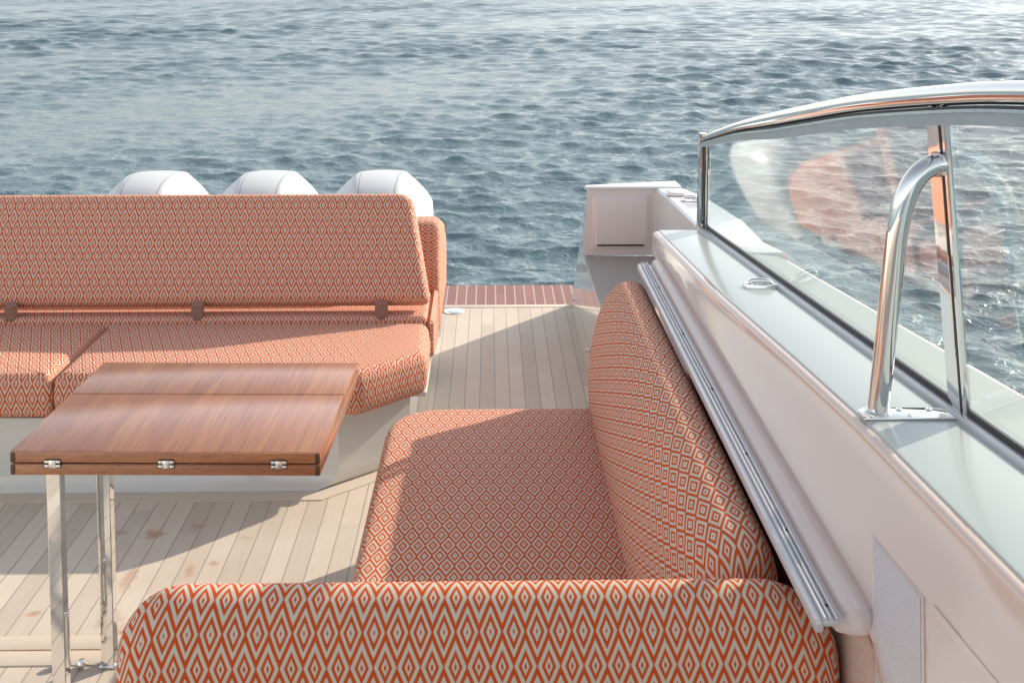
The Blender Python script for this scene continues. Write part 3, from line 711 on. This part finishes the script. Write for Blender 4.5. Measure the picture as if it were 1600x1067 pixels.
# aft facing sun pad body
o, _ = cushion('aft_pad', [(5.44, .28), (5.42, .60), (5.49, .81), (5.62, .81), (6.05, .70), (6.30, .57), (6.34, .45), (6.30, .28)], [.05, .1, .06, .10, .2, .12, .08, .05], 2.67, .035, .004, (Vector((-2.905, 0, 0)), EY, EZ, EX), 'fab', None); SP(o)
o, _ = cushion('side_cushion', [(5.0, .325), (5.50, .26), (5.50, .50), (5.42, .50), (5.0, .485)], .03, .03, .012, 0, (Vector((-.272, 0, 0)), EY, EZ, EX), 'fab', None); SP(o)
bs_ = MB()
top = [(-2.9, 4.455), (-.585, 4.455), (-.325, 4.70), (-.325, 6.25), (-2.9, 6.25)]; foot = [(-2.9, 4.42), (-.665, 4.42), (-.375, 4.665), (-.375, 6.25), (-2.9, 6.25)]
lay = []
for k, z in ((1.0, .0), (.55, .012), (.2, .035), (0, .06), (-.02, .30)):
    lay.append([Vector((t_[0]+(f_[0]-t_[0])*k if k >= 0 else t_[0], t_[1]+(f_[1]-t_[1])*k if k >= 0 else t_[1], z)) for t_, f_ in zip(top, foot)])
bs_.loft(lay); SP(bs_.build('base', 'gel', None, deg=30))
tb = MB(); tb.box((-.305, 4.90, .292), (.10, .5, .022), .006); tb.box((-1.7, 4.48, .297), (2.3, .12, .014), .004); SP(tb.build('seat_board', 'gel', None))

# ------------------------------------------------------------------ starboard lounge
LO = Vector((.1, 3.1, 0))
lou = empty('corner_lounge', LO); tag(lou, 'corner lounge in orange diamond fabric beside the white coaming, nearest the viewer', 'sofa')
def LG(o): o.parent = lou; o.matrix_parent_inverse = Matrix.Translation(-LO); return o
o, _ = cushion('seat_cushion', [(-.362, 2.10), (.40, 2.10), (.40, 4.085), (-.352, 4.085)], [.04, .03, .03, .22], .16, .035, .006, fr((0, 0, .295)), 'fab', None, uvshift=(.012, .02)); LG(o)
prof = smooth_poly([(.362, .30), (.345, .50), (.347, .62), (.368, .75), (.402, .85), (.455, .906), (.505, .912), (.540, .892), (.560, .83), (.568, .6), (.568, .30)], 3)
LG(roll_back('side_backrest', prof, 2.115, 4.17, .13, .09, lambda l, w, z: Vector((w, l, z)), 'fab', None, rc2=.13, uvf=lambda l, a: (a, l)))
def nbz(w): return w
prof = smooth_poly([(1.945, .32), (1.955, .60), (1.962, .79), (1.985, .855), (2.02, .894), (2.065, .900), (2.10, .868), (2.108, .79), (2.10, .6), (2.09, .32)], 3)
LG(roll_back('front_backrest', prof, -.664, .627, .12, .075, lambda l, w, z: Vector((l, w, z)), 'fab', None, rc2=.15, uvf=lambda l, a: (l, a+.03)))
b = MB(); b.prism([(-.30, 2.0), (.58, 2.0), (.58, 3.98), (-.30, 3.98)], 0, .295, bev=.02); LG(b.build('plinth', 'gel', None))
b = MB(); b.prism([(-.62, 1.98), (.60, 1.98), (.60, 2.09), (-.60, 2.09)], 0, .33, bev=.01); LG(b.build('back_plinth', 'gel', None))

# ------------------------------------------------------------------ table
TO = Vector((-.8545, 3.432, 0)); tab = empty('folding_table', TO, R(-1.6)); tag(tab, 'varnished walnut folding table with steel hinges on two square steel legs', 'table')
Wt, Dt = .826, .712
def rb(c, d, r=.003, seg=2): b = MB(); b.box(c, d, r, seg=seg); return b
b = MB(); b.box((0, (.356+.073)/2, .7035), (Wt, .356-.073, .031), .003, seg=2); b.build('rear_leaf', 'tabletop', tab)
b = MB(); b.box((0, (-.356+.0685)/2, .7035), (Wt, .356+.0685, .031), .003); b.build('front_leaf', 'tabletop', tab)
b = MB(); b.box((0, 0, .6695), (Wt, Dt, .031), .003); b.build('lower_leaf', 'tabletop', tab)
b = MB(); b.box((0, -.357, .7035), (Wt-.004, .004, .0275), .001); b.box((0, -.357, .6695), (Wt-.004, .004, .0275), .001); b.build('front_edging', 'tableedge', tab)
b = MB(); b.box((0, 0, .6865), (Wt-.02, Dt-.02, .004)); b.build('gap_liner', 'gap', tab)
for sx in (-1, 1):
    for zz in (.7035, .6695):
        b = MB(); b.box((sx*(Wt/2-.0075), -.3585, zz), (.012, .004, .0265), .001); b.build('end_cap', 'endgrain', tab)
for x in (-.298, .005, .305):
    b = MB(); b.box((x, -.3585, .6868), (.043, .004, .026), .002); h = b.build('hinge_recess', 'gap', tab)
    b = MB(); b.box((x, -.3620, .6868), (.019, .006, .021), .0015)
    for sx in (-1, 1):
        for dz in (.0058, -.0058): b.box((x+sx*.0148, -.3615, .6868+dz), (.012, .005, .0075), .0012)
    b.build('hinge', 'chrome', tab)
def tleg(x, y, z1):
    b = MB(); b.box((x, y, z1/2+.003), (.038, .034, z1), .0022, seg=1)
    return b
for (x, y) in ((-.283, -.405+.02), (-.205, -.21)):
    pass
LEGS = [(-1.168, 3.125), (-1.092, 3.285)]
for (x, y) in LEGS:
    lx, ly = x-TO.x, y-TO.y
    b = tleg(lx, ly, .648); lg_ = b.build('leg', 'chrome', tab, smooth=False)
    b = MB(); b.box((lx, ly, .0025), (.050, .042, .005), .001); b.build('foot_plate', 'chrome', tab)
b = MB(); b.box((-1.168-TO.x+.0205, 3.125-TO.y, .17), (.008, .020, .15), .002); b.build('release_lever', 'chrome', tab)
for sx in (-1, 1):
    b = lathe([(.0001, -.012), (.010, -.011), (.0145, -.004), (.0145, .004), (.010, .011), (.0001, .012)], 20, (-1.203-TO.x+sx*.036, 3.27-TO.y, .012)); b.build('floor_knob', 'chrome', tab)
b = MB(); b.box((-1.08-TO.x, 3.28-TO.y, .649), (.30, .26, .012), .004); b.build('underframe', 'alu', tab)

# cowl paint with the two shallow moulded lines that run fore and aft over the top
t = NT('cowl_paint'); c = obco(t); sx_ = t.n('ShaderNodeSeparateXYZ'); t.l(c, sx_.inputs[0])
ax_ = t.math('ABSOLUTE', sx_.outputs[0]); ln_ = t.math('LESS_THAN', t.math('ABSOLUTE', t.math('SUBTRACT', ax_, t.math('MULTIPLY_ADD', sx_.outputs[1], .05, .118))), .0028)
ln2 = t.math('LESS_THAN', t.math('ABSOLUTE', t.math('SUBTRACT', sx_.outputs[2], 1.34)), .003); lm = t.math('MAXIMUM', ln_, ln2)
t.set(Base_Color=t.mix(lm, t.mix(t.noise(c, 3, 3), (.62, .65, .66, 1), (.66, .69, .70, 1)), (.34, .36, .38, 1)), Roughness=t.math('MULTIPLY_ADD', t.noise(c, 12, 3), .12, .30), Normal=t.bump(lm, .4, .002))
t.b.inputs['Specular IOR Level'].default_value = .22
M['cowl'] = t.m
# ------------------------------------------------------------------ outboards
def outboard(x, lab):
    e = empty('outboard_engine', (x, 7.2, -.9)); tag(e, lab, 'outboard engine', 'white outboard engines on the transom')
    b = MB()
    # faceted cowl: rings in plan-height, from front to back
    def ring(y, w, zt, zs, fl):
        zt -= .008; w *= 1.07   # w half width, zt top height, zs shoulder height, fl half width of flat top
        return [Vector(p) for p in ((-w*.62, y, -.05), (-w*.93, y, .20), (-w, y, .40), (-w*.97, y, zs-.07), (-w*.80, y, zs+.015), (-fl, y, zt-.012), (-fl*.45, y, zt-.002), (fl*.45, y, zt-.002), (fl, y, zt-.012),
                (w*.80, y, zs+.015), (w*.97, y, zs-.07), (w, y, .40), (w*.93, y, .20), (w*.62, y, -.05))]
    rg = [ring(6.86, .20, .52, .42, .12), ring(6.90, .27, .66, .50, .13), ring(7.02, .300, .730, .56, .13), ring(7.22, .31, .756, .635, .155), ring(7.5, .30, .735, .60, .14), ring(7.72, .26, .66, .52, .12), ring(7.80, .19, .54, .42, .09)]
    b.loft(rg); 
    bm = bmesh.new(); me = bpy.data.meshes.new('c'); me.from_pydata(b.v, [], b.f); bm.from_mesh(me)
    bmesh.ops.recalc_face_normals(bm, faces=bm.faces)
    cl = bm.edges.layers.float.new('crease_edge')
    for ed in bm.edges:
        if ed.calc_face_angle(0) > R(28) and abs(ed.verts[0].co.y-ed.verts[1].co.y) > .02: ed[cl] = .62
    for v in bm.verts: v.co += Vector((0, -7.2, .9))
    me2 = bpy.data.meshes.new('cowl'); bm.to_mesh(me2); bm.free(); link('cowl', me2, 'cowl', e, True); co_ = e.children[0]; auto(co_, 60); md = co_.modifiers.new('subdivision', 'SUBSURF'); md.levels = md.render_levels = 3
    b = MB(); b.loft([[Vector((sx*w, y-7.2, z+.9)) for sx, y in ((-1, 6.98), (1, 6.98), (1, 7.62), (-1, 7.62))] for w, z in ((.20, -.045), (.16, -.25), (.10, -.75))]); b.build('midsection', 'cowl', e, smooth=False)
    b = MB(); b.box((0, -.30, .75), (.22, .16, .34), .01); b.build('mount', 'alu', e)
    return e
outboard(-.675, 'white outboard engine nearest the walkway, its sloping right side in view above the sofa end')
outboard(-1.375, 'middle one of three white outboard engines, its cowl top above the orange backrest')
outboard(-2.075, 'white outboard engine at the far left of the row behind the orange backrest')
